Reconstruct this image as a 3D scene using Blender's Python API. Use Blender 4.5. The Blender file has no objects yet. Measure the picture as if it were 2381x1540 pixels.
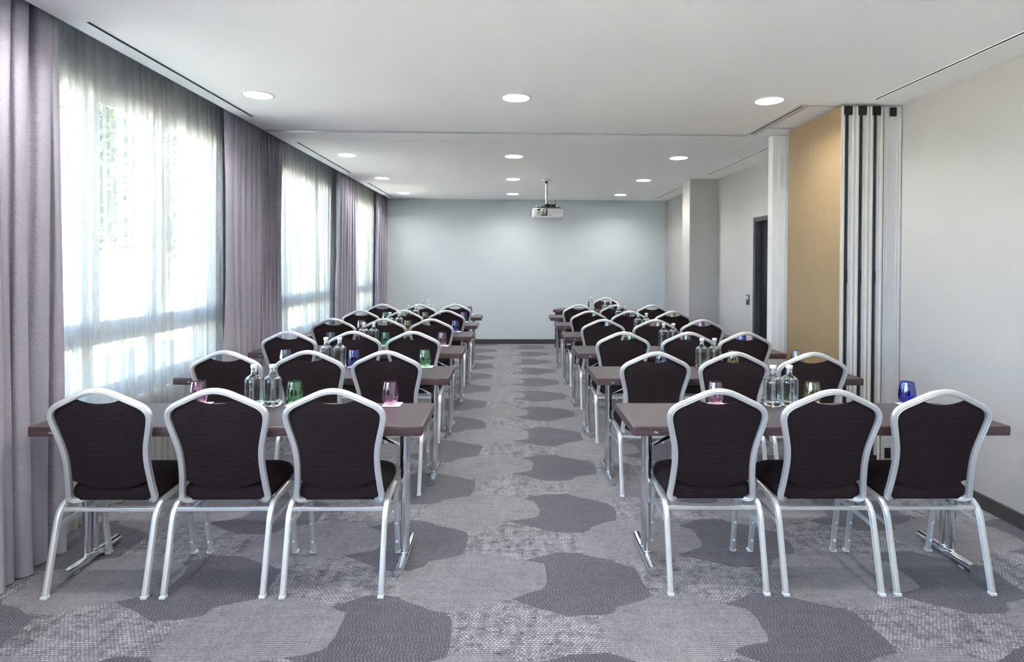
import bpy, bmesh, math, random
from mathutils import Vector, Matrix
PI = math.pi
rnd = random.Random(7)
S = bpy.context.scene
C = S.collection

# ------------------------------------------------------------------ camera
W_PX, H_PX = 2381.0, 1540.0
F_PX, CX, CY = 1372.2, 1215.67, 628.93
PITCH, YAW, ROLL, CAM_H = -0.0100, -0.0215, 0.0052, 1.494
fw = Vector((-math.sin(YAW) * math.cos(PITCH), math.cos(YAW) * math.cos(PITCH), math.sin(PITCH)))
rt = Vector((math.cos(YAW), math.sin(YAW), 0))
up = rt.cross(fw)
r2 = rt * math.cos(ROLL) + up * math.sin(ROLL)
u2 = -rt * math.sin(ROLL) + up * math.cos(ROLL)
cd = bpy.data.cameras.new('camera')
cam = bpy.data.objects.new('camera', cd)
C.objects.link(cam)
cd.sensor_fit = 'HORIZONTAL'
cd.sensor_width = 36.0
cd.lens = F_PX / W_PX * 36.0
cd.shift_x = (W_PX / 2 - CX) / W_PX
cd.shift_y = (CY - H_PX / 2) / W_PX
cd.clip_start = 0.05
cd.clip_end = 300
m = Matrix((r2, u2, -fw)).transposed().to_4x4()
m.translation = Vector((0, 0, CAM_H))
cam.matrix_world = m
S.camera = cam

# ------------------------------------------------------------------ light and colour
S.view_settings.view_transform = 'Standard'
S.view_settings.look = 'None'
S.view_settings.gamma = 1.0
S.view_settings.use_curve_mapping = False
S.view_settings.exposure = 1.40
S.cycles.max_bounces = 18
S.cycles.diffuse_bounces = 6
S.cycles.transparent_max_bounces = 24
S.cycles.transmission_bounces = 16
S.cycles.glossy_bounces = 5
S.cycles.sample_clamp_indirect = 0.0
S.cycles.blur_glossy = 0.6
SKY_STRENGTH = 21.0
SUN_STRENGTH = 60.0
LAMP_POWER = 9.5
w = bpy.data.worlds.new('sky')
S.world = w
w.use_nodes = True
nt = w.node_tree
sky = nt.nodes.new('ShaderNodeTexSky')
sky.sky_type = 'HOSEK_WILKIE'
sky.sun_direction = Vector((0.62, 0.25, 0.75)).normalized()
sky.turbidity = 3.0
sky.ground_albedo = 0.5
bg = nt.nodes['Background']
nt.links.new(sky.outputs[0], bg.inputs[0])
bg.inputs[1].default_value = SKY_STRENGTH
sd = bpy.data.lights.new('sun', 'SUN')
sd.energy = SUN_STRENGTH
sd.angle = 0.02
sd.color = (1.0, 0.94, 0.84)
sun = bpy.data.objects.new('sun', sd)
C.objects.link(sun)
sun.rotation_euler = Vector((0.62, 0.25, 0.75)).to_track_quat('Z', 'Y').to_euler()

# ------------------------------------------------------------------ room numbers
CEIL = 2.7075
FAR = 11.085
XR = 2.927
XCE = -2.257           # edge of the ceiling at the curtain recess
XW = -2.50             # inner face of the window wall
REAR = -5.6
WINDOWS = [(-5.2, -2.1), (-1.4, 1.95), (2.72, 4.98), (6.12, 8.0), (8.78, 10.55)]

# ------------------------------------------------------------------ helpers
def tag(o, label=None, cat=None, group=None, kind=None):
    if label: o['label'] = label
    if cat: o['category'] = cat
    if group: o['group'] = group
    if kind: o['kind'] = kind
    return o

def empty(name, loc=(0, 0, 0), rz=0.0):
    o = bpy.data.objects.new(name, None)
    C.objects.link(o)
    o.location = loc
    o.rotation_euler = (0, 0, rz)
    o.empty_display_size = 0.1
    return o

def obj(name, bm, mat=None, parent=None, smooth=None):
    me = bpy.data.meshes.new(name)
    bmesh.ops.recalc_face_normals(bm, faces=bm.faces) if not bm.get('keep') else None
    bm['bm'].to_mesh(me) if isinstance(bm, dict) else bm.to_mesh(me)
    return finish(name, me, mat, parent, smooth)

def finish(name, me, mat, parent, smooth):
    if mat: me.materials.append(mat)
    if smooth:
        me.polygons.foreach_set('use_smooth', [True] * len(me.polygons))
        if smooth < 3: me.set_sharp_from_angle(angle=smooth)
    o = bpy.data.objects.new(name, me)
    C.objects.link(o)
    if parent: o.parent = parent
    return o

def mk(name, bm, mat=None, parent=None, smooth=None, recalc=True):
    if recalc: bmesh.ops.recalc_face_normals(bm, faces=bm.faces)
    me = bpy.data.meshes.new(name)
    bm.to_mesh(me)
    bm.free()
    return finish(name, me, mat, parent, smooth)

def box(bm, x0, x1, y0, y1, z0, z1, bev=0.0, seg=2):
    vs = [bm.verts.new((x, y, z)) for x in (x0, x1) for y in (y0, y1) for z in (z0, z1)]
    q = [(0, 1, 3, 2), (4, 6, 7, 5), (0, 4, 5, 1), (2, 3, 7, 6), (0, 2, 6, 4), (1, 5, 7, 3)]
    fs = [bm.faces.new([vs[i] for i in f]) for f in q]
    if bev > 0:
        es = list({e for f in fs for e in f.edges})
        bmesh.ops.bevel(bm, geom=es, offset=bev, segments=seg, affect='EDGES', profile=0.5)

def mbox(name, x0, x1, y0, y1, z0, z1, mat, parent=None, bev=0.0, smooth=None):
    bm = bmesh.new()
    box(bm, x0, x1, y0, y1, z0, z1, bev)
    return mk(name, bm, mat, parent, smooth)

def frames(pts, closed=False, ref=None):
    n = len(pts)
    P = [Vector(p) for p in pts]
    out = []
    prev = None
    for i in range(n):
        if closed: t = P[(i + 1) % n] - P[i - 1]
        else: t = P[min(i + 1, n - 1)] - P[max(i - 1, 0)]
        t.normalize()
        if ref is not None: nn = Vector(ref)
        elif prev is None: nn = Vector((0, 0, 1)) if abs(t.z) < 0.9 else Vector((0, 1, 0))
        else: nn = prev
        nn = nn - t * nn.dot(t)
        nn.normalize()
        prev = nn
        out.append((P[i], t, nn, t.cross(nn)))
    return out

def sweep(bm, pts, prof, closed=False, ref=None, cap=True):
    """prof: list of (b, n) offsets: b along binormal, n along reference normal"""
    rings = []
    for p, t, n, b in frames(pts, closed, ref):
        rings.append([bm.verts.new(p + b * a + n * c) for a, c in prof])
    k = len(prof)
    m_ = len(rings)
    for i in range(m_ if closed else m_ - 1):
        A, B = rings[i], rings[(i + 1) % m_]
        for j in range(k):
            bm.faces.new((A[j], A[(j + 1) % k], B[(j + 1) % k], B[j]))
    if cap and not closed:
        bm.faces.new(rings[0][::-1])
        bm.faces.new(rings[-1])

def circ(r, k=12, ph=0.0): return [(r * math.cos(2 * PI * i / k + ph), r * math.sin(2 * PI * i / k + ph)) for i in range(k)]

def tube(bm, pts, r, k=12): sweep(bm, pts, circ(r, k))

def fillet(pts, rads, seg=5):
    """round the inner corners of a polyline"""
    P = [Vector(p) for p in pts]
    out = [P[0]]
    for i in range(1, len(P) - 1):
        r = rads[i - 1] if isinstance(rads, (list, tuple)) else rads
        a, b, c = P[i - 1], P[i], P[i + 1]
        d1, d2 = (a - b), (c - b)
        l = min(r, d1.length * 0.49, d2.length * 0.49)
        p0, p1 = b + d1.normalized() * l, b + d2.normalized() * l
        for s in range(seg + 1):
            t = s / seg
            out.append(p0 * (1 - t) ** 2 + b * 2 * t * (1 - t) + p1 * t * t)
    out.append(P[-1])
    return out

def catmull(pts, n=6, closed=False):
    P = [Vector(p) for p in pts]
    m_ = len(P)
    out = []
    for i in range(m_ if closed else m_ - 1):
        if closed: a, b, c, d = P[i - 1], P[i], P[(i + 1) % m_], P[(i + 2) % m_]
        else: a, b, c, d = P[max(i - 1, 0)], P[i], P[i + 1], P[min(i + 2, m_ - 1)]
        for s in range(n):
            t = s / n
            out.append(0.5 * ((2 * b) + (c - a) * t + (2 * a - 5 * b + 4 * c - d) * t * t + (-a + 3 * b - 3 * c + d) * t ** 3))
    if not closed: out.append(P[-1])
    return out

def lathe(bm, prof, k=24, cap=True):
    """prof: list of (r, z); r = 0 makes a pole"""
    rings = []
    for r, z in prof:
        if r < 1e-6: rings.append([bm.verts.new((0, 0, z))])
        else: rings.append([bm.verts.new((r * math.cos(2 * PI * i / k), r * math.sin(2 * PI * i / k), z)) for i in range(k)])
    for A, B in zip(rings, rings[1:]):
        for j in range(k):
            j2 = (j + 1) % k
            if len(A) == 1 and len(B) == 1: continue
            if len(A) == 1: bm.faces.new((A[0], B[j2], B[j]))
            elif len(B) == 1: bm.faces.new((A[j], A[j2], B[0]))
            else: bm.faces.new((A[j], A[j2], B[j2], B[j]))

def copy_tree(o, parent=None):
    c = o.copy()
    C.objects.link(c)
    c.parent = parent
    for ch in list(o.children):
        if ch.get('_copy_src') is None: copy_tree(ch, c)
    return c

def interp(x, tab):
    if x <= tab[0][0]: return tab[0][1]
    for (a, b), (c, d) in zip(tab, tab[1:]):
        if x <= c: return b + (d - b) * (x - a) / (c - a)
    return tab[-1][1]

# ------------------------------------------------------------------ materials
def sset(b, name, v):
    if name in b.inputs: b.inputs[name].default_value = v

def pmat(name, col, rough=0.6, metal=0.0, spec=0.5, **kw):
    m_ = bpy.data.materials.new(name)
    m_.use_nodes = True
    b = m_.node_tree.nodes['Principled BSDF']
    sset(b, 'Base Color', (*col, 1))
    sset(b, 'Roughness', rough)
    sset(b, 'Metallic', metal)
    sset(b, 'Specular IOR Level', spec)
    for k, v in kw.items(): sset(b, k, v)
    return m_

class NT:
    """tiny expression builder for node maths"""
    def __init__(self, mat):
        self.t = mat.node_tree
        self.n = self.t.nodes
    def node(self, ty, **kw):
        x = self.n.new(ty)
        for k, v in kw.items(): setattr(x, k, v)
        return x
    def put(self, sock, v):
        if hasattr(v, 'is_linked') or isinstance(v, bpy.types.NodeSocket): self.t.links.new(v, sock)
        else: sock.default_value = v
    def m(self, op, a, b=None, c=None):
        x = self.node('ShaderNodeMath', operation=op)
        self.put(x.inputs[0], a)
        if b is not None: self.put(x.inputs[1], b)
        if c is not None: self.put(x.inputs[2], c)
        return x.outputs[0]
    def mix(self, f, a, b):
        x = self.node('ShaderNodeMix', data_type='RGBA')
        self.put(x.inputs[0], f)
        self.put(x.inputs[6], a if not isinstance(a, tuple) else (*a, 1))
        self.put(x.inputs[7], b if not isinstance(b, tuple) else (*b, 1))
        return x.outputs[2]
    def noise(self, vec, scale, detail=2.0, rough=0.5):
        x = self.node('ShaderNodeTexNoise')
        if vec is not None: self.put(x.inputs['Vector'], vec)
        x.inputs['Scale'].default_value = scale
        x.inputs['Detail'].default_value = detail
        x.inputs['Roughness'].default_value = rough
        return x.outputs['Fac']
    def comb(self, a, b, c=0.0):
        x = self.node('ShaderNodeCombineXYZ')
        self.put(x.inputs[0], a); self.put(x.inputs[1], b); self.put(x.inputs[2], c)
        return x.outputs[0]
    def coord(self, which='Object'):
        x = self.node('ShaderNodeTexCoord')
        s = self.node('ShaderNodeSeparateXYZ')
        self.t.links.new(x.outputs[which], s.inputs[0])
        return x.outputs[which], s.outputs[0], s.outputs[1], s.outputs[2]
    def bump(self, h, strength=0.3, dist=0.002):
        x = self.node('ShaderNodeBump')
        x.inputs['Strength'].default_value = strength
        x.inputs['Distance'].default_value = dist
        self.t.links.new(h, x.inputs['Height'])
        return x.outputs[0]
    def ss(self, x, lo, hi):
        r = self.node('ShaderNodeMapRange', interpolation_type='SMOOTHSTEP')
        self.put(r.inputs[0], x)
        r.inputs[1].default_value = lo
        r.inputs[2].default_value = hi
        return r.outputs[0]
    @property
    def bsdf(self): return self.n['Principled BSDF']

def plaster(name, col):
    m_ = pmat(name, col, 0.85, spec=0.25)
    k = NT(m_)
    v, x, y, z = k.coord()
    k.put(k.bsdf.inputs['Normal'], k.bump(k.noise(v, 260, 3), 0.05, 0.001))
    return m_

MAT = {}
MAT['ceiling'] = plaster('ceiling_paint', (0.93, 0.93, 0.93))
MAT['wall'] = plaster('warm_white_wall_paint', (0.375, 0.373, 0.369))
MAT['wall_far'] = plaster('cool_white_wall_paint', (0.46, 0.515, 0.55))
MAT['wall_win'] = plaster('window_wall_paint', (0.62, 0.63, 0.64))
MAT['jamb'] = pmat('white_lacquer', (0.60, 0.60, 0.61), 0.45)
MAT['alu'] = pmat('satin_aluminium', (0.68, 0.695, 0.71), 0.36, 0.66)
MAT['alu_white'] = pmat('pale_aluminium_profile', (0.58, 0.585, 0.615), 0.40, 0.35)
MAT['cream'] = pmat('cream_panel_edge', (0.70, 0.67, 0.64), 0.55)
MAT['chrome'] = pmat('chrome', (0.80, 0.82, 0.84), 0.07, 1.0)
MAT['black'] = pmat('black_plastic', (0.005, 0.005, 0.006), 0.35)
MAT['void'] = pmat('black_shaft', (0.004, 0.004, 0.004), 0.9, spec=0.0)
MAT['seal'] = pmat('dark_brown_seal', (0.012, 0.007, 0.009), 0.5)
MAT['white'] = pmat('white_plastic', (0.82, 0.82, 0.82), 0.4)
MAT['glide'] = pmat('clear_plastic_glide', (0.62, 0.68, 0.74), 0.3)
MAT['win_frame'] = pmat('white_window_frame', (0.78, 0.80, 0.82), 0.4)
MAT['sill'] = pmat('pale_window_sill', (0.72, 0.71, 0.67), 0.35)
MAT['door'] = pmat('black_door_leaf', (0.006, 0.006, 0.007), 0.35)
MAT['door_frame'] = pmat('anthracite_door_frame', (0.045, 0.050, 0.058), 0.4)
MAT['coaster'] = pmat('white_felt_coaster', (0.72, 0.74, 0.78), 0.9)
MAT['coaster_base'] = pmat('dark_coaster_base', (0.03, 0.03, 0.035), 0.8)
MAT['mark'] = pmat('pale_blue_print', (0.55, 0.66, 0.80), 0.5)

def m_baseboard():
    m_ = pmat('dark_baseboard', (0.045, 0.045, 0.043), 0.5)
    k = NT(m_)
    v, x, y, z = k.coord()
    n = k.noise(v, 9, 4)
    k.put(k.bsdf.inputs['Base Color'], k.mix(n, (0.028, 0.028, 0.027), (0.066, 0.064, 0.060)))
    return m_
MAT['baseboard'] = m_baseboard()

def m_fabric():
    m_ = pmat('dark_dashed_upholstery', (0.02, 0.015, 0.018), 0.85, spec=0.06)
    k = NT(m_)
    uv, x, y, z = k.coord('UV')
    U = k.m('DIVIDE', x, 0.0079)
    V = k.m('DIVIDE', y, 0.0050)
    row = k.m('FLOOR', V)
    odd = k.m('MODULO', row, 2.0)
    fu = k.m('FRACT', k.m('ADD', U, k.m('MULTIPLY', k.m('ABSOLUTE', odd), 0.5)))
    fv = k.m('FRACT', V)
    a = k.m('LESS_THAN', fu, 0.46)
    b = k.m('MULTIPLY', k.m('GREATER_THAN', fv, 0.32), k.m('LESS_THAN', fv, 0.66))
    d = k.m('MULTIPLY', a, b)
    n = k.noise(k.comb(x, y, 0.0), 300, 2)
    d = k.m('MULTIPLY', d, k.m('MULTIPLY_ADD', n, 0.5, 0.6))
    k.put(k.bsdf.inputs['Base Color'], k.mix(d, (0.0058, 0.0024, 0.0054), (0.150, 0.120, 0.110)))
    k.put(k.bsdf.inputs['Normal'], k.bump(d, 0.35, 0.0008))
    return m_
MAT['fabric'] = m_fabric()

def m_tabletop():
    m_ = pmat('dark_satin_tabletop', (0.10, 0.085, 0.09), 0.36, spec=0.16)
    k = NT(m_)
    v, x, y, z = k.coord()
    n = k.noise(k.comb(k.m('MULTIPLY', x, 2.0), k.m('MULTIPLY', y, 30.0), z), 6, 4)
    k.put(k.bsdf.inputs['Base Color'], k.mix(n, (0.046, 0.037, 0.043), (0.066, 0.055, 0.062)))
    return m_
MAT['tabletop'] = m_tabletop()

def m_edge():
    m_ = pmat('stained_wood_edge', (0.06, 0.035, 0.04), 0.38, spec=0.5)
    k = NT(m_)
    v, x, y, z = k.coord()
    n = k.noise(k.comb(k.m('MULTIPLY', x, 1.5), k.m('MULTIPLY', y, 6.0), k.m('MULTIPLY', z, 40.0)), 5, 5, 0.6)
    k.put(k.bsdf.inputs['Base Color'], k.mix(k.ss(n, 0.3, 0.75), (0.040, 0.022, 0.026), (0.115, 0.072, 0.076)))
    return m_
MAT['edge'] = m_edge()

def m_oak():
    m_ = pmat('tan_wood_veneer', (0.42, 0.30, 0.16), 0.5)
    k = NT(m_)
    v, x, y, z = k.coord()
    n = k.noise(k.comb(x, k.m('MULTIPLY', y, 60.0), k.m('MULTIPLY', z, 1.3)), 3.0, 4)
    n2 = k.noise(k.comb(x, k.m('MULTIPLY', y, 260.0), k.m('MULTIPLY', z, 8.0)), 3.0, 2)
    f = k.m('ADD', k.m('MULTIPLY', n, 0.65), k.m('MULTIPLY', n2, 0.35))
    k.put(k.bsdf.inputs['Base Color'], k.mix(k.ss(f, 0.3, 0.7), (0.205, 0.138, 0.070), (0.27, 0.192, 0.105)))
    return m_
MAT['oak'] = m_oak()

def m_drape():
    m_ = pmat('lavender_grey_drape', (0.30, 0.27, 0.32), 0.85, spec=0.2)
    k = NT(m_)
    v, x, y, z = k.coord()
    a = k.noise(k.comb(k.m('MULTIPLY', y, 900.0), 0.0, k.m('MULTIPLY', z, 60.0)), 1.0, 1)
    b = k.noise(k.comb(k.m('MULTIPLY', y, 60.0), 5.0, k.m('MULTIPLY', z, 900.0)), 1.0, 1)
    f = k.m('MULTIPLY', k.m('ADD', a, b), 0.5)
    k.put(k.bsdf.inputs['Base Color'], k.mix(k.ss(f, 0.3, 0.7), (0.25, 0.24, 0.288), (0.36, 0.35, 0.408)))
    return m_
MAT['drape'] = m_drape()

def m_sheer():
    m_ = bpy.data.materials.new('white_sheer_voile')
    m_.use_nodes = True
    k = NT(m_)
    out = k.n['Material Output']
    k.n.remove(k.n['Principled BSDF'])
    v, x, y, z = k.coord()
    tr = k.node('ShaderNodeBsdfTransparent')
    tr.inputs[0].default_value = (0.97, 0.98, 0.98, 1)
    tl = k.node('ShaderNodeBsdfTranslucent')
    tl.inputs[0].default_value = (0.44, 0.46, 0.46, 1)
    df = k.node('ShaderNodeBsdfDiffuse')
    df.inputs[0].default_value = (0.62, 0.62, 0.59, 1)
    mx = k.node('ShaderNodeMixShader')
    mx.inputs[0].default_value = 0.5
    k.t.links.new(tl.outputs[0], mx.inputs[1])
    k.t.links.new(df.outputs[0], mx.inputs[2])
    m2 = k.node('ShaderNodeMixShader')
    n = k.noise(k.comb(k.m('MULTIPLY', y, 500.0), 0.0, k.m('MULTIPLY', z, 12.0)), 1.0, 2)
    f = k.m('MULTIPLY_ADD', n, 0.40, 0.36)
    k.t.links.new(f, m2.inputs[0])
    k.t.links.new(tr.outputs[0], m2.inputs[1])
    k.t.links.new(mx.outputs[0], m2.inputs[2])
    k.t.links.new(m2.outputs[0], out.inputs[0])
    return m_
MAT['sheer'] = m_sheer()

def m_thin(name, tint, gloss=1.0, f0=0.04, body=None):
    """thin clear or tinted glass: light passes straight on, the surface mirrors by fresnel"""
    m_ = bpy.data.materials.new(name)
    m_.use_nodes = True
    k = NT(m_)
    out = k.n['Material Output']
    k.n.remove(k.n['Principled BSDF'])
    tr = k.node('ShaderNodeBsdfTransparent')
    tr.inputs[0].default_value = (*tint, 1)
    gl = k.node('ShaderNodeBsdfGlossy')
    gl.inputs['Color'].default_value = (gloss, gloss, gloss, 1)
    gl.inputs['Roughness'].default_value = 0.02
    lw = k.node('ShaderNodeLayerWeight')
    lw.inputs['Blend'].default_value = 0.5
    f = k.m('MULTIPLY_ADD', k.m('POWER', lw.outputs['Facing'], 5.0), 0.94 - f0, f0)
    mx = k.node('ShaderNodeMixShader')
    k.t.links.new(f, mx.inputs[0])
    k.t.links.new(tr.outputs[0], mx.inputs[1])
    k.t.links.new(gl.outputs[0], mx.inputs[2])
    if body:
        tl = k.node('ShaderNodeBsdfTranslucent')
        df = k.node('ShaderNodeBsdfDiffuse')
        for q in (tl, df): q.inputs[0].default_value = (*body, 1)
        md = k.node('ShaderNodeMixShader')
        md.inputs[0].default_value = 0.5
        k.t.links.new(tl.outputs[0], md.inputs[1])
        k.t.links.new(df.outputs[0], md.inputs[2])
        ma = k.node('ShaderNodeMixShader')
        ma.inputs[0].default_value = 0.05
        k.t.links.new(mx.outputs[0], ma.inputs[1])
        k.t.links.new(md.outputs[0], ma.inputs[2])
        mx = ma
    k.t.links.new(mx.outputs[0], out.inputs[0])
    return m_
MAT['pane'] = m_thin('window_glass', (0.95, 0.97, 0.96))
GLASS = {'pink': (0.80, 0.50, 0.68), 'green': (0.42, 0.80, 0.50), 'teal': (0.25, 0.74, 0.52), 'blue': (0.08, 0.11, 0.74),
         'slate': (0.55, 0.64, 0.78), 'olive': (0.76, 0.72, 0.40), 'grey': (0.62, 0.64, 0.68)}
for g, c in GLASS.items(): MAT['glass_' + g] = m_thin(g + '_tinted_glass', tuple(q ** 0.5 for q in c), f0=0.15)
MAT['bottle'] = pmat('clear_bottle_glass', (0.96, 0.98, 0.98), 0.0, **{'Transmission Weight': 1.0, 'IOR': 1.48})
MAT['water'] = pmat('still_water', (0.99, 1.0, 1.0), 0.0, **{'Transmission Weight': 1.0, 'IOR': 1.333})
MAT['cap'] = pmat('frosted_white_cap', (0.66, 0.68, 0.70), 0.35)

def emis(name, col, st):
    m_ = bpy.data.materials.new(name)
    m_.use_nodes = True
    b = m_.node_tree.nodes['Principled BSDF']
    sset(b, 'Base Color', (0.9, 0.9, 0.9, 1))
    sset(b, 'Emission Color', (*col, 1))
    sset(b, 'Emission Strength', st)
    return m_
MAT['lens'] = emis('downlight_diffuser', (1.0, 0.98, 0.96), 0.5)

def m_carpet():
    m_ = pmat('hexagon_weave_carpet', (0.3, 0.3, 0.3), 0.95, spec=0.1)
    k = NT(m_)
    v, x, y, z = k.coord()
    # slightly wobbling edges, different for the dark and the light shapes
    def wob(a, ox):
        n1 = k.noise(k.comb(k.m('ADD', x, ox), y, 0.0), 3.6, 1)
        n2 = k.noise(k.comb(y, k.m('ADD', x, ox), 3.0), 3.6, 1)
        return k.m('ADD', x, k.m('MULTIPLY_ADD', n1, a, -a / 2)), k.m('ADD', y, k.m('MULTIPLY_ADD', n2, a, -a / 2))
    PX, PY = 1.74, 0.785
    def hexa(w_, x0, y0, a, b, skew):
        u = k.m('SUBTRACT', k.m('FRACT', k.m('ADD', k.m('DIVIDE', k.m('SUBTRACT', w_[0], x0), PX), 0.5)), 0.5)
        vv = k.m('SUBTRACT', k.m('FRACT', k.m('ADD', k.m('DIVIDE', k.m('SUBTRACT', w_[1], y0), PY), 0.5)), 0.5)
        sx = k.m('MULTIPLY', u, PX)
        sy = k.m('ADD', k.m('MULTIPLY', vv, PY), k.m('MULTIPLY', sx, skew))
        dx, dy = k.m('ABSOLUTE', sx), k.m('ABSOLUTE', sy)
        e1 = k.m('ADD', k.m('DIVIDE', dx, a * 1.75), k.m('DIVIDE', dy, b * 1.16))
        d_ = k.m('SQRT', k.m('ADD', k.m('POWER', k.m('DIVIDE', dx, a), 3.0), k.m('POWER', k.m('DIVIDE', dy, b), 3.0)))
        return k.m('LESS_THAN', k.m('MAXIMUM', e1, d_), 1.0)
    def two(w_, dx, a, b, dy, skew):
        return k.m('MAXIMUM', hexa(w_, 0.30 + dx, 2.76 + dy, a, b, skew), hexa(w_, 0.30 + dx + 0.87, 2.3675 + dy, a, b, skew))
    wa, wb = wob(0.07, 0.0), wob(0.07, 7.0)
    dark = two(wa, 0.020, 0.318, 0.275, 0.0, 0.05)
    light = two(wb, -0.535, 0.258, 0.225, 0.0, -0.06)
    light2 = two(wb, 0.45, 0.300, 0.215, -0.33, 0.05)
    light = k.m('MAXIMUM', light, light2)
    dark = k.m('MULTIPLY', dark, k.m('SUBTRACT', 1.0, light))
    # threads: staggered dashes, each with a tone of its own
    fz = k.noise(k.comb(k.m('MULTIPLY', x, 1.0), k.m('MULTIPLY', y, 1.6), 2.0), 140.0, 2, 0.6)
    def thread(sx, sy, fillx, filly):
        V = k.m('DIVIDE', k.m('ADD', y, k.m('MULTIPLY_ADD', fz, 0.004, -0.002)), sy)
        row = k.m('FLOOR', V)
        jit = k.node('ShaderNodeTexWhiteNoise', noise_dimensions='1D')
        k.put(jit.inputs['W'], row)
        U = k.m('ADD', k.m('DIVIDE', k.m('ADD', x, k.m('MULTIPLY_ADD', fz, 0.006, -0.003)), sx), k.m('ADD', k.m('MULTIPLY', k.m('ABSOLUTE', k.m('MODULO', row, 2.0)), 0.5), k.m('MULTIPLY', jit.outputs['Value'], 0.3)))
        wn = k.node('ShaderNodeTexWhiteNoise', noise_dimensions='2D')
        k.put(wn.inputs['Vector'], k.comb(k.m('FLOOR', U), row))
        body = k.m('MULTIPLY', k.m('LESS_THAN', k.m('FRACT', U), fillx), k.m('LESS_THAN', k.m('FRACT', V), filly))
        cx0 = k.m('MULTIPLY', k.m('FLOOR', U), sx)
        cy0 = k.m('MULTIPLY', row, sy)
        return body, wn.outputs['Value'], cx0, cy0
    def warp_noise(sx, sy, sc, det=3, off=0.0):
        return k.noise(k.comb(k.m('MULTIPLY', x, sx), k.m('MULTIPLY', y, sy), off), sc, det, 0.6)
    b1, t1, qx, qy = thread(0.0165, 0.0115, 0.78, 0.66)
    # every thread keeps one tone: the streaks are sampled once per thread
    cols = k.noise(k.comb(qx, k.m('MULTIPLY', qy, 0.22), 0.0), 24.0, 4, 0.7)
    rows = k.noise(k.comb(k.m('MULTIPLY', qx, 0.25), qy, 4.0), 26.0, 4, 0.7)
    big = warp_noise(1.0, 1.0, 2.6, 3, 9.0)
    tone = k.m('ADD', k.m('MULTIPLY', k.ss(cols, 0.36, 0.58), 0.42), k.m('MULTIPLY', k.ss(rows, 0.36, 0.58), 0.36))
    tone = k.m('ADD', tone, k.m('MULTIPLY', k.m('SUBTRACT', big, 0.5), 0.45))
    tone = k.m('ADD', tone, k.m('MULTIPLY', t1, 0.42))
    coarse = k.m('MULTIPLY', tone, k.m('MULTIPLY_ADD', b1, k.m('MULTIPLY_ADD', fz, 0.8, 0.30), 0.20))
    c_coarse = k.mix(k.m('MAXIMUM', coarse, 0.0), (0.028, 0.027, 0.034), (0.335, 0.330, 0.356))
    b2, t2, _, _ = thread(0.0068, 0.0118, 0.60, 0.66)
    tone2 = k.m('ADD', k.m('MULTIPLY', k.ss(rows, 0.30, 0.62), 0.18), k.m('MULTIPLY', k.ss(cols, 0.30, 0.62), 0.16))
    tone2 = k.m('ADD', k.m('ADD', tone2, k.m('MULTIPLY', t2, 0.30)), k.m('MULTIPLY_ADD', big, 0.35, 0.18))
    c_light = k.mix(k.m('MULTIPLY', tone2, k.m('MULTIPLY_ADD', b2, 0.70, 0.24)), (0.040, 0.038, 0.046), (0.335, 0.330, 0.356))
    # herringbone of the dark shapes
    tri = k.m('MULTIPLY', k.m('PINGPONG', y, 0.036), 1.45)
    ph = k.m('DIVIDE', k.m('ADD', x, tri), 0.0150)
    st = k.m('LESS_THAN', k.m('FRACT', ph), 0.52)
    b3, t3_, _, _ = thread(0.0072, 0.0088, 0.80, 0.66)
    hb = k.m('MULTIPLY', k.m('MULTIPLY', st, b3), k.m('MULTIPLY_ADD', t3_, 0.6, 0.45))
    hb = k.m('ADD', hb, k.m('MULTIPLY', k.m('SUBTRACT', rows, 0.5), 0.30))
    c_dark = k.mix(k.m('MAXIMUM', hb, 0.0), (0.036, 0.035, 0.046), (0.205, 0.200, 0.225))
    c = k.mix(light, c_coarse, c_light)
    c = k.mix(dark, c, c_dark)
    k.put(k.bsdf.inputs['Base Color'], c)
    sset(k.bsdf, 'Sheen Weight', 0.22)
    sset(k.bsdf, 'Sheen Roughness', 0.45)
    sset(k.bsdf, 'Sheen Tint', (0.86, 0.93, 1.0, 1))
    k.put(k.bsdf.inputs['Normal'], k.bump(k.m('MULTIPLY', b1, t1), 0.25, 0.002))
    return m_
MAT['carpet'] = m_carpet()

def noisy(name, c1, c2, scale, rough=0.9):
    m_ = pmat(name, c1, rough, spec=0.2)
    k = NT(m_)
    v, x, y, z = k.coord()
    k.put(k.bsdf.inputs['Base Color'], k.mix(k.ss(k.noise(v, scale, 4), 0.3, 0.7), c1, c2))
    return m_
MAT['gravel'] = noisy('pale_gravel', (0.46, 0.42, 0.36), (0.60, 0.56, 0.49), 3.0)
MAT['bark'] = noisy('bark', (0.10, 0.08, 0.06), (0.20, 0.16, 0.12), 12.0)
MAT['leaf'] = noisy('tree_leaves', (0.030, 0.042, 0.016), (0.065, 0.080, 0.034), 1.2)
MAT['grass'] = noisy('ornamental_grass', (0.38, 0.36, 0.18), (0.52, 0.48, 0.28), 6.0)
MAT['planter'] = noisy('white_rendered_planter', (0.70, 0.68, 0.64), (0.76, 0.74, 0.70), 2.0)

# ------------------------------------------------------------------ structure
tag(mbox('floor', XW - 0.12, XR + 0.12, REAR - 0.12, FAR + 0.12, -0.10, 0.0, MAT['carpet']), kind='structure')

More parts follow.
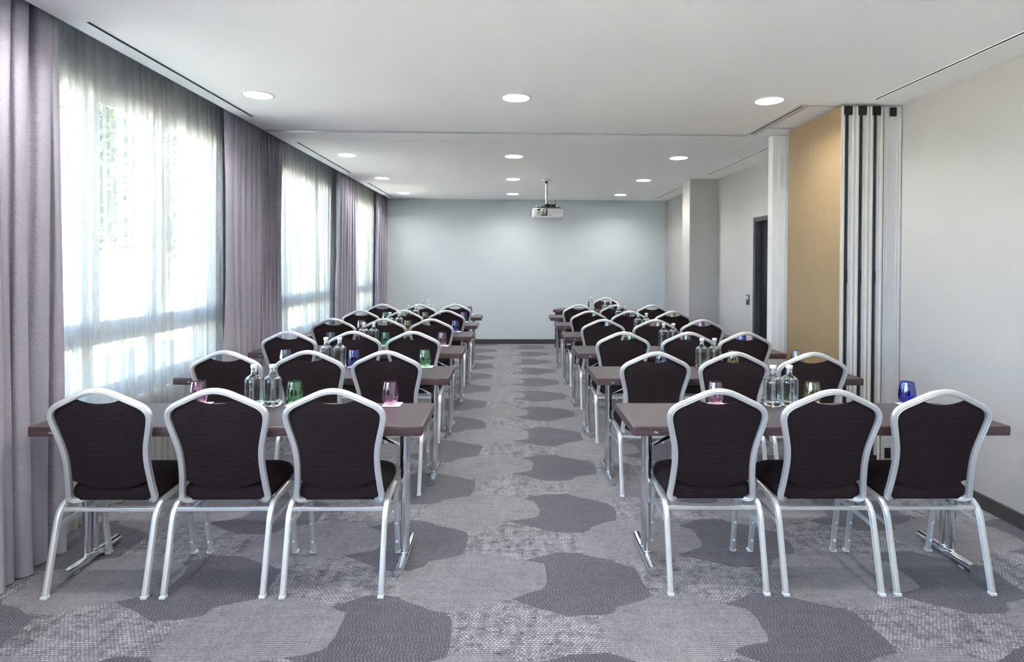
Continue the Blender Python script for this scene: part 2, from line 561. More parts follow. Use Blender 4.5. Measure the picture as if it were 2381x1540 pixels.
LIGHT_X = [-1.825, 0.037, 1.898]
LIGHT_Y = [-4.45, -2.70, -0.95, 0.80, 2.55, 4.309, 6.641, 8.416, 10.169]  # rows before the nearest visible one are unseen, added for light from behind
SLOTS = [(-2.137, 3.04, 4.95), (-2.137, 5.97, 7.95), (-2.137, 8.90, 10.77), (2.65, 2.30, 4.25), (2.65, 5.98, 7.87), (2.65, 8.90, 10.65)]
HATCH_X = 2.212
def ceiling():
    bm = bmesh.new()
    box(bm, XCE, XR + 0.12, REAR - 0.12, FAR + 0.12, CEIL, CEIL + 0.16)
    me = bpy.data.meshes.new('ceiling')
    bmesh.ops.recalc_face_normals(bm, faces=bm.faces)
    bm.to_mesh(me); bm.free()
    me.materials.append(MAT['ceiling'])
    o = bpy.data.objects.new('ceiling', me)
    C.objects.link(o)
    cb = bmesh.new()
    for lx in LIGHT_X:
        for ly in LIGHT_Y:
            r = 0.1005
            bmesh.ops.create_cone(cb, cap_ends=True, segments=40, radius1=r, radius2=r, depth=0.24, matrix=Matrix.Translation((lx, ly, CEIL)))
    for sx, y0, y1 in SLOTS: box(cb, sx - 0.010, sx + 0.010, y0, y1, CEIL - 0.05, CEIL + 0.06)
    box(cb, HATCH_X - 0.009, HATCH_X + 0.009, 4.44, 5.425, CEIL - 0.05, CEIL + 0.06)
    box(cb, XCE + 0.04, 2.40, 5.453, 5.463, CEIL - 0.05, CEIL + 0.06)
    box(cb, -1.574, 2.047, 5.847, 5.857, CEIL - 0.05, CEIL + 0.05)
    bmesh.ops.recalc_face_normals(cb, faces=cb.faces)
    cm = bpy.data.meshes.new('cut'); cb.to_mesh(cm); cb.free()
    co = bpy.data.objects.new('cut', cm); C.objects.link(co)
    md = o.modifiers.new('b', 'BOOLEAN'); md.operation = 'DIFFERENCE'; md.solver = 'EXACT'; md.object = co
    bpy.context.view_layer.update()
    dg = bpy.context.evaluated_depsgraph_get()
    nm = bpy.data.meshes.new_from_object(o.evaluated_get(dg))
    o.modifiers.clear()
    o.data = nm
    bpy.data.objects.remove(co)
    return tag(o, kind='structure')
ceiling()
# roof slab above everything, with the curtain recess below it
tag(mbox('ceiling_recess', XW - 0.12, XCE + 0.01, REAR - 0.12, FAR + 0.12, CEIL + 0.16, CEIL + 0.30, MAT['wall_win']), kind='structure')
tag(mbox('roof', XW - 0.12, XR + 0.12, REAR - 0.12, FAR + 0.12, CEIL + 0.30, CEIL + 0.42, MAT['wall']), kind='structure')
tag(mbox('wall_far', XW - 0.12, XR + 0.12, FAR, FAR + 0.12, 0, CEIL + 0.30, MAT['wall_far']), kind='structure')
tag(mbox('wall_rear', XW - 0.12, XR + 0.12, REAR - 0.12, REAR, 0, CEIL + 0.30, MAT['wall']), kind='structure')

# right wall with the door opening
DY0, DY1, DZ = 6.02, 7.03, 2.07
bm = bmesh.new()
box(bm, XR, XR + 0.12, REAR, DY0, 0, CEIL)
box(bm, XR, XR + 0.12, DY1, FAR, 0, CEIL)
box(bm, XR, XR + 0.12, DY0, DY1, DZ, CEIL)
tag(mk('wall_right', bm, MAT['wall']), kind='structure')
d = empty('door_1', (XR, (DY0 + DY1) / 2, 0)); tag(d, kind='structure')
def dpart(name, x0, x1, y0, y1, z0, z1, mat, bev=0.0):
    o = mbox(name, x0, x1, y0, y1, z0, z1, mat, None, bev)
    o.parent = d
    o.matrix_parent_inverse = Matrix.Translation(d.location).inverted()
    return o
dpart('door_frame', XR - 0.012, XR + 0.10, DY1 - 0.055, DY1, 0, DZ, MAT['door_frame'], 0.003)
dpart('door_frame', XR - 0.012, XR + 0.10, DY0, DY0 + 0.055, 0, DZ, MAT['door_frame'], 0.003)
dpart('door_frame', XR - 0.012, XR + 0.10, DY0 + 0.055, DY1 - 0.055, DZ - 0.055, DZ, MAT['door_frame'], 0.003)
lf = dpart('door_leaf', XR + 0.055, XR + 0.10, DY0 + 0.055, DY1 - 0.055, 0.004, DZ - 0.055, MAT['door'])
h = dpart('door_handle', XR + 0.010, XR + 0.030, DY0 + 0.12, DY0 + 0.25, 1.02, 1.04, MAT['chrome'], 0.004)

# pilaster and pocket jamb
tag(mbox('wall_pilaster', 2.522, XR, 8.26, 8.62, 0, CEIL, MAT['wall'], None, 0.004), kind='structure')
bm = bmesh.new()
box(bm, 2.424, XR, 5.42, 5.515, 0, CEIL - 0.006, 0.004)
tag(mk('wall_pocket', bm, MAT['jamb']), kind='structure')
o = bpy.data.objects['wall_pocket']
for x0, x1, dep, mat in ((2.480, 2.536, 0.012, MAT['jamb']), (2.536, 2.562, 0.020, MAT['alu_white']), (2.566, 2.60, 0.05, MAT['jamb'])):
    q = mbox('jamb_profile', x0, x1, 5.42 - dep, 5.421, 0, CEIL - 0.010, mat, o)

# window wall
bm = bmesh.new()
ZS, ZT = 0.56, 2.56
box(bm, XW - 0.12, XW, REAR, FAR, 0, ZS)
box(bm, XW - 0.12, XW, REAR, FAR, ZT, CEIL + 0.16)
edges = [REAR] + [e for wn in WINDOWS for e in wn] + [FAR]
for a, b in zip(edges[::2], edges[1::2]):
    if b - a > 0.01: box(bm, XW - 0.12, XW, a, b, ZS, ZT)
tag(mk('wall_left', bm, MAT['wall_win']), kind='structure')

def window(n, y0, y1, posts):
    root = empty('window_%d' % n, (XW - 0.06, (y0 + y1) / 2, ZS)); tag(root, kind='structure')
    inv = Matrix.Translation(root.location).inverted()
    def part(name, a, b, c, dd, e, f, mat, bev=0.004, par=None):
        o = mbox(name, a, b, c, dd, e, f, mat, None, bev)
        o.parent = par or root
        o.matrix_parent_inverse = inv
        return o
    xa, xb = XW - 0.10, XW - 0.03
    part('window_sill', XW - 0.03, XW + 0.025, y0, y1, ZS - 0.001, ZS + 0.028, MAT['sill'])
    part('frame_rail', xa, xb, y0, y1, ZS + 0.03, 0.725, MAT['win_frame'])
    part('frame_rail', xa, xb, y0, y1, 0.985, 1.075, MAT['win_frame'])
    part('frame_rail', xa, xb, y0, y1, 2.50, ZT, MAT['win_frame'])
    ys = [y0] + posts + [y1]
    pw = 0.045
    for i, py in enumerate(ys):
        a, b = py - pw, py + pw
        if i == 0: a, b = y0, y0 + pw
        if i == len(ys) - 1: a, b = y1 - pw, y1
        part('mullion', xa, xb, a, b, 0.725, 0.985, MAT['win_frame'])
        part('mullion', xa, xb, a, b, 1.075, 2.50, MAT['win_frame'])
    for i in range(len(ys) - 1):
        a = ys[i] + pw
        b = ys[i + 1] - pw
        part('pane', XW - 0.075, XW - 0.069, a, b, 0.725, 0.985, MAT['pane'], 0)
        # opening casement in front of the fixed frame
        s = 0.042
        xc, xd = XW - 0.035, XW - 0.008
        ca = []
        ca.append(part('casement_rail', xc, xd, a - 0.012, b + 0.012, 1.063, 1.063 + s * 1.6, MAT['win_frame']))
        ca.append(part('casement_rail', xc, xd, a - 0.012, b + 0.012, 2.512 - s, 2.512, MAT['win_frame']))
        ca.append(part('casement_stile', xc, xd, a - 0.012, a - 0.012 + s, 1.063 + s * 1.6, 2.512 - s, MAT['win_frame']))
        ca.append(part('casement_stile', xc, xd, b + 0.012 - s, b + 0.012, 1.063 + s * 1.6, 2.512 - s, MAT['win_frame']))
        part('pane', XW - 0.026, XW - 0.020, a - 0.012 + s, b + 0.012 - s, 1.063 + s * 1.6, 2.512 - s, MAT['pane'], 0)
        part('hinge', XW - 0.03, XW + 0.004, a + 0.03, a + 0.09, 1.035, 1.055, MAT['white'], 0.003)
    return root
# portals guide the daylight sampling through the window openings; they give off no light themselves
for n_, (a_, b_) in enumerate(WINDOWS):
    pd = bpy.data.lights.new('window_portal', 'AREA')
    pd.shape = 'RECTANGLE'
    pd.size, pd.size_y = b_ - a_, ZT - ZS
    pd.cycles.is_portal = True
    po = bpy.data.objects.new('window_portal', pd)
    C.objects.link(po)
    po.location = (XW - 0.13, (a_ + b_) / 2, (ZS + ZT) / 2)
    po.rotation_euler = Matrix(((0, 0, -1), (1, 0, 0), (0, 1, 0))).to_euler()
window(1, -1.4, 1.95, [-0.55, 0.3, 1.1])  # unseen bay beside the camera, added for the daylight it lets in
window(5, -5.2, -2.1, [-4.4, -3.65, -2.9])  # another bay out of view, added to bring daylight from behind the camera
window(2, 2.72, 4.98, [3.59, 4.22])
window(3, 6.12, 8.0, [6.75, 7.40])
window(4, 8.78, 10.55, [9.4, 10.0])

# baseboards
def baseboard(name, x0, x1, y0, y1):
    bm = bmesh.new()
    box(bm, x0, x1, y0, y1, 0, 0.088, 0.002)
    return tag(mk(name, bm, MAT['baseboard']), kind='structure')
baseboard('baseboard_far', XW + 0.02, XR - 0.016, FAR - 0.016, FAR)
o = baseboard('baseboard_right', XR - 0.016, XR, REAR, 4.345)
for a, b in ((5.52, DY0 - 0.002), (DY1 + 0.002, 8.26), (8.62, FAR)):
    mbox('baseboard_length', XR - 0.016, XR, a, b, 0, 0.088, MAT['baseboard'], o, 0.002)
mbox('cap_ridge', XR - 0.0185, XR - 0.0155, REAR, 4.345, 0.078, 0.086, MAT['baseboard'], o)

# ceiling track of the movable wall, with its branch into the pocket
t = empty('trim_1', (0, 5.458, CEIL)); tag(t, kind='structure')
def tpart(name, x0, x1, y0, y1, z0, z1, mat):
    o = mbox(name, x0, x1, y0, y1, z0, z1, mat)
    o.parent = t
    o.matrix_parent_inverse = Matrix.Translation(t.location).inverted()
tpart('track_flange', XCE + 0.02, 2.20, 5.463, 5.488, CEIL - 0.005, CEIL + 0.001, MAT['alu_white'])
tpart('track_flange', XCE + 0.02, 2.20, 5.428, 5.453, CEIL - 0.005, CEIL + 0.001, MAT['alu_white'])
tpart('track_flange', HATCH_X + 0.011, HATCH_X + 0.05, 4.44, 5.425, CEIL - 0.004, CEIL + 0.001, MAT['alu_white'])
tpart('track_flange', HATCH_X - 0.036, HATCH_X - 0.011, 4.405, 5.425, CEIL - 0.003, CEIL + 0.001, MAT['jamb'])
tpart('track_flange', HATCH_X - 0.036, 2.50, 4.405, 4.435, CEIL - 0.004, CEIL + 0.001, MAT['alu_white'])
tpart('cross_rail', HATCH_X + 0.06, 2.47, 5.135, 5.150, CEIL - 0.006, CEIL + 0.001, MAT['alu_white'])
tpart('cross_rail', HATCH_X + 0.06, 2.47, 5.165, 5.180, CEIL - 0.006, CEIL + 0.001, MAT['alu_white'])
tpart('track_slot', XCE + 0.045, 2.395, 5.4535, 5.4625, CEIL + 0.02, CEIL + 0.055, MAT['void'])
tpart('track_slot', HATCH_X - 0.0085, HATCH_X + 0.0085, 4.445, 5.42, CEIL + 0.0008, CEIL + 0.055, MAT['void'])

# linear air slots
SLOT_TXT = ['nearest the camera above the curtains', 'in the middle above the curtains', 'at the far end above the curtains',
            'nearest the camera along the right wall', 'beyond the folding partition along the right wall', 'beside the far pilaster along the right wall']
for (sx, y0, y1), tx in zip(SLOTS, SLOT_TXT):
    r = empty('air_slot', (sx, (y0 + y1) / 2, CEIL))
    tag(r, 'black linear air slot in ceiling, ' + tx, 'air vent', 'linear air slots in the ceiling')
    L = (y1 - y0) / 2
    bm = bmesh.new(); box(bm, -0.0099, 0.0099, -L + 0.0005, L - 0.0005, 0.0008, 0.055); mk('shaft', bm, MAT['void'], r)
    for s in (-1, 1):
        bm = bmesh.new(); box(bm, min(s * 0.0105, s * 0.017), max(s * 0.0105, s * 0.017), -L, L, -0.0025, 0.0005); mk('flange', bm, MAT['ceiling'], r)
r = empty('air_slot', (0.2365, 5.852, CEIL))
tag(r, 'thin grey air slot running across ceiling behind partition track', 'air vent', 'linear air slots in the ceiling')
bm = bmesh.new(); box(bm, -1.809, 1.809, -0.0048, 0.0048, 0.002, 0.045); mk('shaft', bm, MAT['void'], r)

# ------------------------------------------------------------------ downlights
def downlight():
    root = empty('ceiling_downlight')
    bm = bmesh.new()
    lathe(bm, [(0.094, 0.0005), (0.096, -0.004), (0.112, -0.004), (0.117, -0.001), (0.117, 0.0)], 48)
    mk('trim_ring', bm, MAT['white'], root, 0.6)
    bm = bmesh.new()
    lathe(bm, [(0.0955, -0.003), (0.088, 0.030), (0.072, 0.062), (0.0725, 0.0625), (0.0985, 0.060), (0.0985, 0.0)], 48)
    mk('reflector', bm, MAT['white'], root, 0.8)
    bm = bmesh.new()
    lathe(bm, [(0, 0.056), (0.050, 0.057), (0.0728, 0.061), (0.0728, 0.068), (0, 0.068)], 48)
    mk('diffuser', bm, MAT['lens'], root, 0.6)
    return root
ld = bpy.data.lights.new('downlight_lamp', 'AREA')
ld.shape = 'DISK'; ld.size = 0.13; ld.energy = LAMP_POWER; ld.color = (1.0, 0.955, 0.90)
proto = None
ROWN = ['', '', '', '', '', 'nearest row', 'second row', 'third row', 'farthest row']
for j, ly in enumerate(LIGHT_Y):
    for i, lx in enumerate(LIGHT_X):
        if proto is None: r = proto = downlight()
        else: r = copy_tree(proto)
        r.location = (lx, ly, CEIL)
        side = ['window side', 'middle', 'right'][i]
        if j >= 5: lab = 'round recessed ceiling downlight, %s in view, %s column' % (ROWN[j], side)
        else: lab = 'added unseen ceiling downlight above the camera, %s column, %s' % (side, ['fifth row back', 'fourth row back', 'third row back', 'second row back', 'first row back'][j])
        tag(r, lab, 'downlight', 'recessed ceiling downlights')
for o in [o for o in C.objects if o.name.startswith('ceiling_downlight')]:
    lo = bpy.data.objects.new('lamp', ld)
    C.objects.link(lo)
    lo.parent = o
    lo.location = (0, 0, 0.045)

# ------------------------------------------------------------------ curtains
def curtain(name, y0, y1, xc, amp, wl, mat, seed, z0=0.006, z1=CEIL + 0.10, rows=26, res=0.011, sharp=0.75):
    r_ = random.Random(seed)
    n = int((y1 - y0) / res) + 1
    # fold phase advances unevenly so that folds differ in width
    ph = [0.0]
    f1, f2, p1, p2 = r_.uniform(5, 9), r_.uniform(11, 17), r_.uniform(0, 6), r_.uniform(0, 6)
    for i in range(n):
        t = i / n * (y1 - y0)
        ph.append(ph[-1] + res / wl * 2 * PI * (1 + 0.35 * math.sin(f1 * t + p1) + 0.25 * math.sin(f2 * t + p2)))
    a1, a2 = r_.uniform(0, 6), r_.uniform(0, 6)
    bm = bmesh.new()
    grid = []
    for j in range(rows + 1):
        v = j / rows
        z = z0 + (z1 - z0) * v
        line = []
        for i in range(n + 1):
            y = y0 + (y1 - y0) * i / n
            s = math.sin(ph[i] + 0.35 * math.sin(2.2 * z + a1))
            sh = math.copysign(abs(s) ** sharp, s)
            k = amp * (1.0 - 0.30 * v + 0.12 * math.sin(3.1 * y + 1.7 * z + a2))
            x = xc + sh * k + 0.35 * amp * math.sin(ph[i] * 0.5 + a2 + 0.9 * z) * (1 - 0.4 * v)
            yy = y + 0.45 * amp * math.sin(2 * ph[i] + a1) * (0.6 + 0.4 * v) + 0.012 * math.sin(1.3 * z + ph[i] * 0.31 + a1)
            line.append(bm.verts.new((x, yy, z)))
        grid.append(line)
    for j in range(rows):
        for i in range(n):
            bm.faces.new((grid[j][i], grid[j][i + 1], grid[j + 1][i + 1], grid[j + 1][i]))
    return mk(name, bm, mat, None, 3.2, recalc=False)

DR = 'lavender grey drapes along the windows'
for y0, y1, sd_, lab in ((2.40, 3.05, 3, 'lavender grey floor length drape at left edge, nearest the camera'),
                        (4.85, 5.44, 5, 'lavender grey drape beyond first sheer, just before the partition track'),
                        (5.49, 6.00, 8, 'lavender grey drape just beyond the partition track'),
                        (7.98, 8.80, 11, 'lavender grey drape between the two farthest sheer curtains'),
                        (10.36, 11.04, 14, 'lavender grey drape in corner by the far wall')):
    tag(curtain('drape', y0, y1, -2.324, 0.042, 0.064, MAT['drape'], sd_, res=0.006), lab, 'curtain', DR)
SH = 'white sheer curtains'
for y0, y1, sd_, lab in ((2.98, 4.96, 23, 'wide white sheer curtain over the nearest visible window'),
                        (5.97, 8.02, 25, 'white sheer curtain over the middle window past the partition track'),
                        (8.76, 10.40, 29, 'narrow looking white sheer curtain over the farthest window')):
    tag(curtain('sheer_curtain', y0, y1, -2.420, 0.026, 0.088, MAT['sheer'], sd_, res=0.006, sharp=0.42, z0=0.012), lab, 'curtain', SH)

# ------------------------------------------------------------------ folding partition parked in its pocket
def partition(i):
    x0 = 2.465 + 0.107 * i
    root = empty('partition_panel', (x0, 4.36, 0.0))
    tag(root, ['wood faced partition panel, outermost of the parked stack', 'pale edged partition panel, middle of the parked stack', 'pale edged partition panel, innermost beside the wall jamb'][i],
        'partition', 'parked folding partition panels')
    Z0, Z1, D = 0.012, 2.688, 0.84
    def p(name, a, b, c, dd, e, f, mat, bev=0.0, par=None):
        return mbox(name, a, b, c, dd, e, f, mat, par or root, bev)
    p('core', 0.022, 0.082, 0.03, D, Z0, Z1, MAT['cream'])
    p('face_skin', 0.0, 0.006, 0.004, D, Z0, Z1, MAT['oak'])
    p('face_skin', 0.099, 0.105, 0.004, D, Z0, Z1, MAT['oak'])
    for a, b, mat, y in ((0.0005, 0.004, MAT['alu'], 0.0), (0.006, 0.020, MAT['cream'], 0.002), (0.020, 0.024, MAT['alu'], 0.0), (0.024, 0.034, MAT['alu_white'], 0.007),
                         (0.060, 0.064, MAT['alu'], 0.0), (0.064, 0.080, MAT['alu_white'], 0.006), (0.080, 0.084, MAT['alu'], 0.001), (0.084, 0.099, MAT['cream'], 0.002), (0.1015, 0.105, MAT['alu'], 0.0)):
        p('edge_profile', a, b, y, 0.03, Z0, Z1, mat, 0.0008)
    s = p('seal_strip', 0.034, 0.060, 0.014, 0.03, Z0, 2.626, MAT['seal'])
    p('clip', 0.0345, 0.0595, 0.006, 0.0145, 1.365, 1.46, MAT['black'], 0.001, s)
    bm = bmesh.new()
    bmesh.ops.create_cone(bm, cap_ends=True, segments=16, radius1=0.006, radius2=0.006, depth=0.004, matrix=Matrix.Translation((0.047, 0.005, 1.415)) @ Matrix.Rotation(PI / 2, 4, 'X'))
    mk('screw', bm, MAT['seal'], s)
    c = p('top_cap', 0.020, 0.083, -0.006, 0.028, 2.622, 2.690, MAT['black'], 0.004)
    p('foot_block', 0.024, 0.080, -0.003, 0.028, 0.010, 0.075, MAT['black'], 0.003)
for i in range(3): partition(i)
t3 = empty('trim_2', (2.79, 4.36, 0)); tag(t3, kind='structure')
for a, b, y, mat in ((0.0, 0.006, 0.0, MAT['alu']), (0.006, 0.024, 0.006, MAT['alu_white']), (0.024, 0.029, 0.002, MAT['alu']), (0.029, 0.097, 0.005, MAT['alu_white']), (0.097, 0.101, 0.002, MAT['alu']),
                  (0.101, 0.118, 0.006, MAT['alu_white']), (0.118, 0.132, 0.0, MAT['alu'])):
    mbox('jamb_profile', a, b, y, 0.84, 0.0, 2.689, mat, t3, 0.0008)
mbox('jamb_cap', 0.040, 0.090, -0.005, 0.005, 2.615, 2.682, MAT['black'], t3, 0.003)
mbox('jamb_cap', 0.030, 0.075, -0.003, 0.005, 0.05, 0.13, MAT['black'], t3, 0.003)

# light switch, detectors
r = empty('light_switch', (XR, 7.19, 1.075)); tag(r, 'small dark light switch on right wall beside the door', 'light switch')
mbox('plate', -0.010, 0.0, -0.042, 0.042, -0.062, 0.062, MAT['door_frame'], r, 0.002)
mbox('rocker', -0.014, -0.009, -0.022, 0.022, -0.05, -0.002, MAT['door_frame'], r, 0.001)
mbox('rocker', -0.014, -0.009, -0.022, 0.022, 0.002, 0.05, MAT['alu_white'], r, 0.001)
for loc, lab in (((2.40, 6.61, CEIL), 'small white smoke detector on ceiling past the partition post'), ((0.055, 8.05, CEIL), 'tiny white ceiling sensor near the third row of downlights')):
    r = empty('smoke_detector', loc); tag(r, lab, 'detector', 'ceiling detectors')
    k_ = 0.62 if loc[0] > 1 else 0.40
    bm = bmesh.new(); lathe(bm, [(0, -0.004 * k_), (0.055 * k_, -0.004 * k_), (0.06 * k_, 0.0), (0, 0)], 24); mk('base', bm, MAT['white'], r, 0.6)
    bm = bmesh.new(); lathe(bm, [(0, -0.013 * k_), (0.028 * k_, -0.013 * k_), (0.044 * k_, -0.009 * k_), (0.046 * k_, -0.004 * k_)], 24); mk('sensor_head', bm, MAT['white'], r, 0.8)

# ------------------------------------------------------------------ projector
PXc, PYc = 0.512, 8.40
r = empty('projector_mount', (PXc, PYc, CEIL)); tag(r, 'white ceiling pole mount holding the projector', 'mount')
bm = bmesh.new(); lathe(bm, [(0, -0.030), (0.03, -0.030), (0.055, -0.026), (0.075, -0.016), (0.080, -0.004), (0.078, 0.0), (0, 0)], 28); mk('ceiling_plate', bm, MAT['white'], r, 0.8)
bm = bmesh.new(); tube(bm, [(0, 0, -0.028), (0, 0, -0.355)], 0.017, 16); mk('pole', bm, MAT['alu_white'], r, 0.8)
bm = bmesh.new(); box(bm, -0.020, 0.016, -0.022, 0.022, -0.058, -0.030, 0.003); mk('cable_collar', bm, MAT['black'], r)
bm = bmesh.new(); lathe(bm, [(0.0, -0.40), (0.03, -0.40), (0.032, -0.37), (0.022, -0.34), (0.018, -0.335)], 18); mk('swivel', bm, MAT['black'], r, 0.8)
bm = bmesh.new(); tube(bm, [(0.014, 0, -0.343), (0.045, -0.005, -0.343)], 0.005, 8); tube(bm, [(0.043, -0.005, -0.330), (0.043, -0.005, -0.372)], 0.006, 8); mk('clamp_screw', bm, MAT['alu'], r, 0.8)
ZP = 2.295
p = empty('projector', (PXc + 0.02, PYc, ZP)); tag(p, 'white projector hanging from ceiling, back side with sockets', 'projector')
bm = bmesh.new(); box(bm, -0.215, 0.205, -0.14, 0.14, -0.135, -0.012, 0.012, 3); mk('body', bm, MAT['white'], p, 0.6)
bm = bmesh.new(); box(bm, -0.185, 0.185, -0.13, 0.13, -0.014, -0.002, 0.003); mk('top_plate', bm, MAT['black'], p)
bm = bmesh.new(); lathe(bm, [(0, 0.17), (0.035, 0.17), (0.042, 0.165), (0.045, 0.13), (0, 0.13)], 24)
bmesh.ops.rotate(bm, verts=bm.verts, cent=(0, 0, 0), matrix=Matrix.Rotation(-PI / 2, 3, 'X')); bmesh.ops.translate(bm, verts=bm.verts, vec=(0.09, 0, -0.075)); mk('lens', bm, MAT['black'], p, 0.6)
pp = mbox('socket_panel', -0.165, 0.0, -0.1425, -0.139, -0.122, -0.055, pmat('pale_grey_panel', (0.62, 0.63, 0.65), 0.5), p, 0.001)
for a, b, z, hgt in ((-0.155, -0.137, -0.074, 0.008), (-0.124, -0.112, -0.074, 0.008), (-0.132, -0.124, -0.098, 0.008), (-0.10, -0.086, -0.07, 0.006), (0.018, 0.028, -0.103, 0.009), (0.036, 0.048, -0.107, 0.006), (-0.07, -0.058, -0.09, 0.006)):
    mbox('socket', a, b, -0.1445, -0.142, z - hgt / 2, z + hgt / 2, MAT['black'], pp)
mbox('video_plug', -0.105, -0.062, -0.165, -0.142, -0.118, -0.106, MAT['black'], p, 0.003)
mbox('video_plug', -0.062, -0.020, -0.165, -0.142, -0.118, -0.104, pmat('dark_blue_plug', (0.01, 0.02, 0.12), 0.4), p, 0.003)
mbox('power_plug', -0.155, -0.118, -0.17, -0.139, -0.047, -0.022, MAT['black'], p, 0.005)
vent = mbox('vent_grille', 0.055, 0.175, -0.1425, -0.139, -0.095, -0.025, pmat('grey_vent', (0.55, 0.60, 0.58), 0.6), p, 0.001)
for i in range(7): mbox('vent_slat', 0.06, 0.17, -0.144, -0.142, -0.091 + i * 0.0095, -0.0875 + i * 0.0095, MAT['white'], vent)
for sx, sz in ((-0.195, -0.118), (0.07, -0.118), (0.18, -0.118), (0.185, -0.028), (-0.02, -0.03)):
    bm = bmesh.new(); bmesh.ops.create_cone(bm, cap_ends=True, segments=10, radius1=0.004, radius2=0.004, depth=0.003, matrix=Matrix.Translation((sx, -0.1405, sz)) @ Matrix.Rotation(PI / 2, 4, 'X')); mk('screw', bm, MAT['door_frame'], p)
for pts, rr in (([(-0.13, -0.165, -0.03), (-0.11, -0.19, -0.015), (-0.08, -0.17, 0.02), (-0.02, -0.05, 0.04)], 0.005), ([(-0.085, -0.16, -0.11), (-0.075, -0.20, -0.08), (-0.06, -0.17, -0.01), (-0.03, -0.05, 0.045)], 0.006),
                ([(-0.045, -0.16, -0.11), (-0.04, -0.20, -0.09), (-0.03, -0.17, -0.01), (-0.02, -0.03, 0.05)], 0.006), ([(-0.05, -0.16, -0.11), (-0.02, -0.20, -0.07), (-0.035, -0.17, 0.0), (-0.02, -0.02, 0.06)], 0.005)):
    bm = bmesh.new(); tube(bm, catmull(pts, 5), rr, 8); mk('cable', bm, MAT['black'], p, 3.2)
bm = bmesh.new(); sweep(bm, catmull([(-0.16, -0.02, 0.004), (-0.10, -0.01, 0.014), (-0.04, 0, 0.010), (-0.02, 0, 0.010)], 4), [(0.02, 0.004), (0.02, -0.004), (-0.02, -0.004), (-0.02, 0.004)], ref=(0, 0, 1)); mk('bracket_arm', bm, MAT['black'], p, 0.6)
bm = bmesh.new(); tube(bm, [(-0.165, -0.08, 0.0), (-0.165, -0.08, 0.05)], 0.004, 8); tube(bm, [(-0.18, -0.07, 0.0), (-0.18, -0.07, 0.035)], 0.003, 8); mk('stud', bm, MAT['alu'], p, 0.8)
bm = bmesh.new(); lathe(bm, [(0, 0.018), (0.014, 0.018), (0.012, 0.012), (0.007, 0.010), (0.008, -0.004), (0, -0.004)], 14); bmesh.ops.translate(bm, verts=bm.verts, vec=(0.145, -0.08, 0)); mk('knob', bm, MAT['black'], p, 0.8)
rt_ = empty('wireless_receiver', (PXc + 0.055, PYc - 0.09, ZP + 0.024)); tag(rt_, 'black wireless box with two antennas on top of projector', 'receiver')
bm = bmesh.new(); sweep(bm, catmull([(-0.085, 0, -0.006), (-0.04, 0, 0.003), (0.02, 0, 0.005), (0.07, 0, 0.0), (0.088, 0, -0.004)], 4), [(0.05, 0.016), (0.055, 0.0), (0.05, -0.016), (-0.05, -0.016), (-0.055, 0.0), (-0.05, 0.016)], ref=(0, 0, 1)); mk('case', bm, MAT['black'], rt_, 0.6)
for ax, tx in ((-0.078, -0.078), (0.072, 0.062)):
    bm = bmesh.new(); tube(bm, [(ax, 0.03, 0.012), (tx, 0.03, 0.105)], 0.0035, 8); mk('antenna', bm, MAT['black'], rt_, 0.8)
bm = bmesh.new(); bmesh.ops.create_cone(bm, cap_ends=True, segments=20, radius1=0.014, radius2=0.014, depth=0.004, matrix=Matrix.Translation((0.078, -0.0565, -0.004)) @ Matrix.Rotation(PI / 2, 4, 'X')); wd = mk('wall_disc', bm, MAT['white'], rt_)
wd.name = 'round_badge'
bm = bmesh.new(); box(bm, 0.0775, 0.0785, -0.0595, -0.058, -0.016, 0.008); box(bm, 0.066, 0.090, -0.0595, -0.058, -0.0045, -0.0035); mk('badge_cross', bm, pmat('mauve_print', (0.45, 0.30, 0.42), 0.5), wd)
mbox('logo', -0.005, 0.02, -0.0575, -0.0555, -0.002, 0.004, MAT['alu_white'], rt_)

# ------------------------------------------------------------------ chairs
RIB = []
def ribbed(a, b):
    # flat oval with two grooves along the back and the front
    pts = []
    for s in (1, -1):
        for t_ in (-0.98, -0.82, -0.45, -0.33, -0.21, 0.21, 0.33, 0.45, 0.82, 0.98):
            g = 0.86 if abs(abs(t_) - 0.33) < 0.01 else 1.0
            edge = 0.35 if abs(t_) > 0.9 else (0.86 if abs(t_) > 0.7 else 1.0)
            pts.append((a * t_ * s, b * s * g * edge))
    return pts

def add_uv(me):
    uv = me.uv_layers.new(name='UVMap')
    for p_ in me.polygons:
        n = p_.normal
        for li in p_.loop_indices:
            co = me.vertices[me.loops[li].vertex_index].co
            if abs(n.z) > 0.6: uv.data[li].uv = (co.x, co.y)
            elif abs(n.x) > 0.75: uv.data[li].uv = (co.y, co.z)
            else: uv.data[li].uv = (co.x, co.z)

HOOP = [(0, 0.922), (0.05, 0.914), (0.10, 0.893), (0.15, 0.869), (0.187, 0.850), (0.211, 0.826), (0.218, 0.798), (0.213, 0.762), (0.199, 0.705), (0.187, 0.65), (0.182, 0.59), (0.184, 0.53), (0.190, 0.46), (0.195, 0.412)]
def yb(z): return 0.010 + (0.933 - z) * 0.205

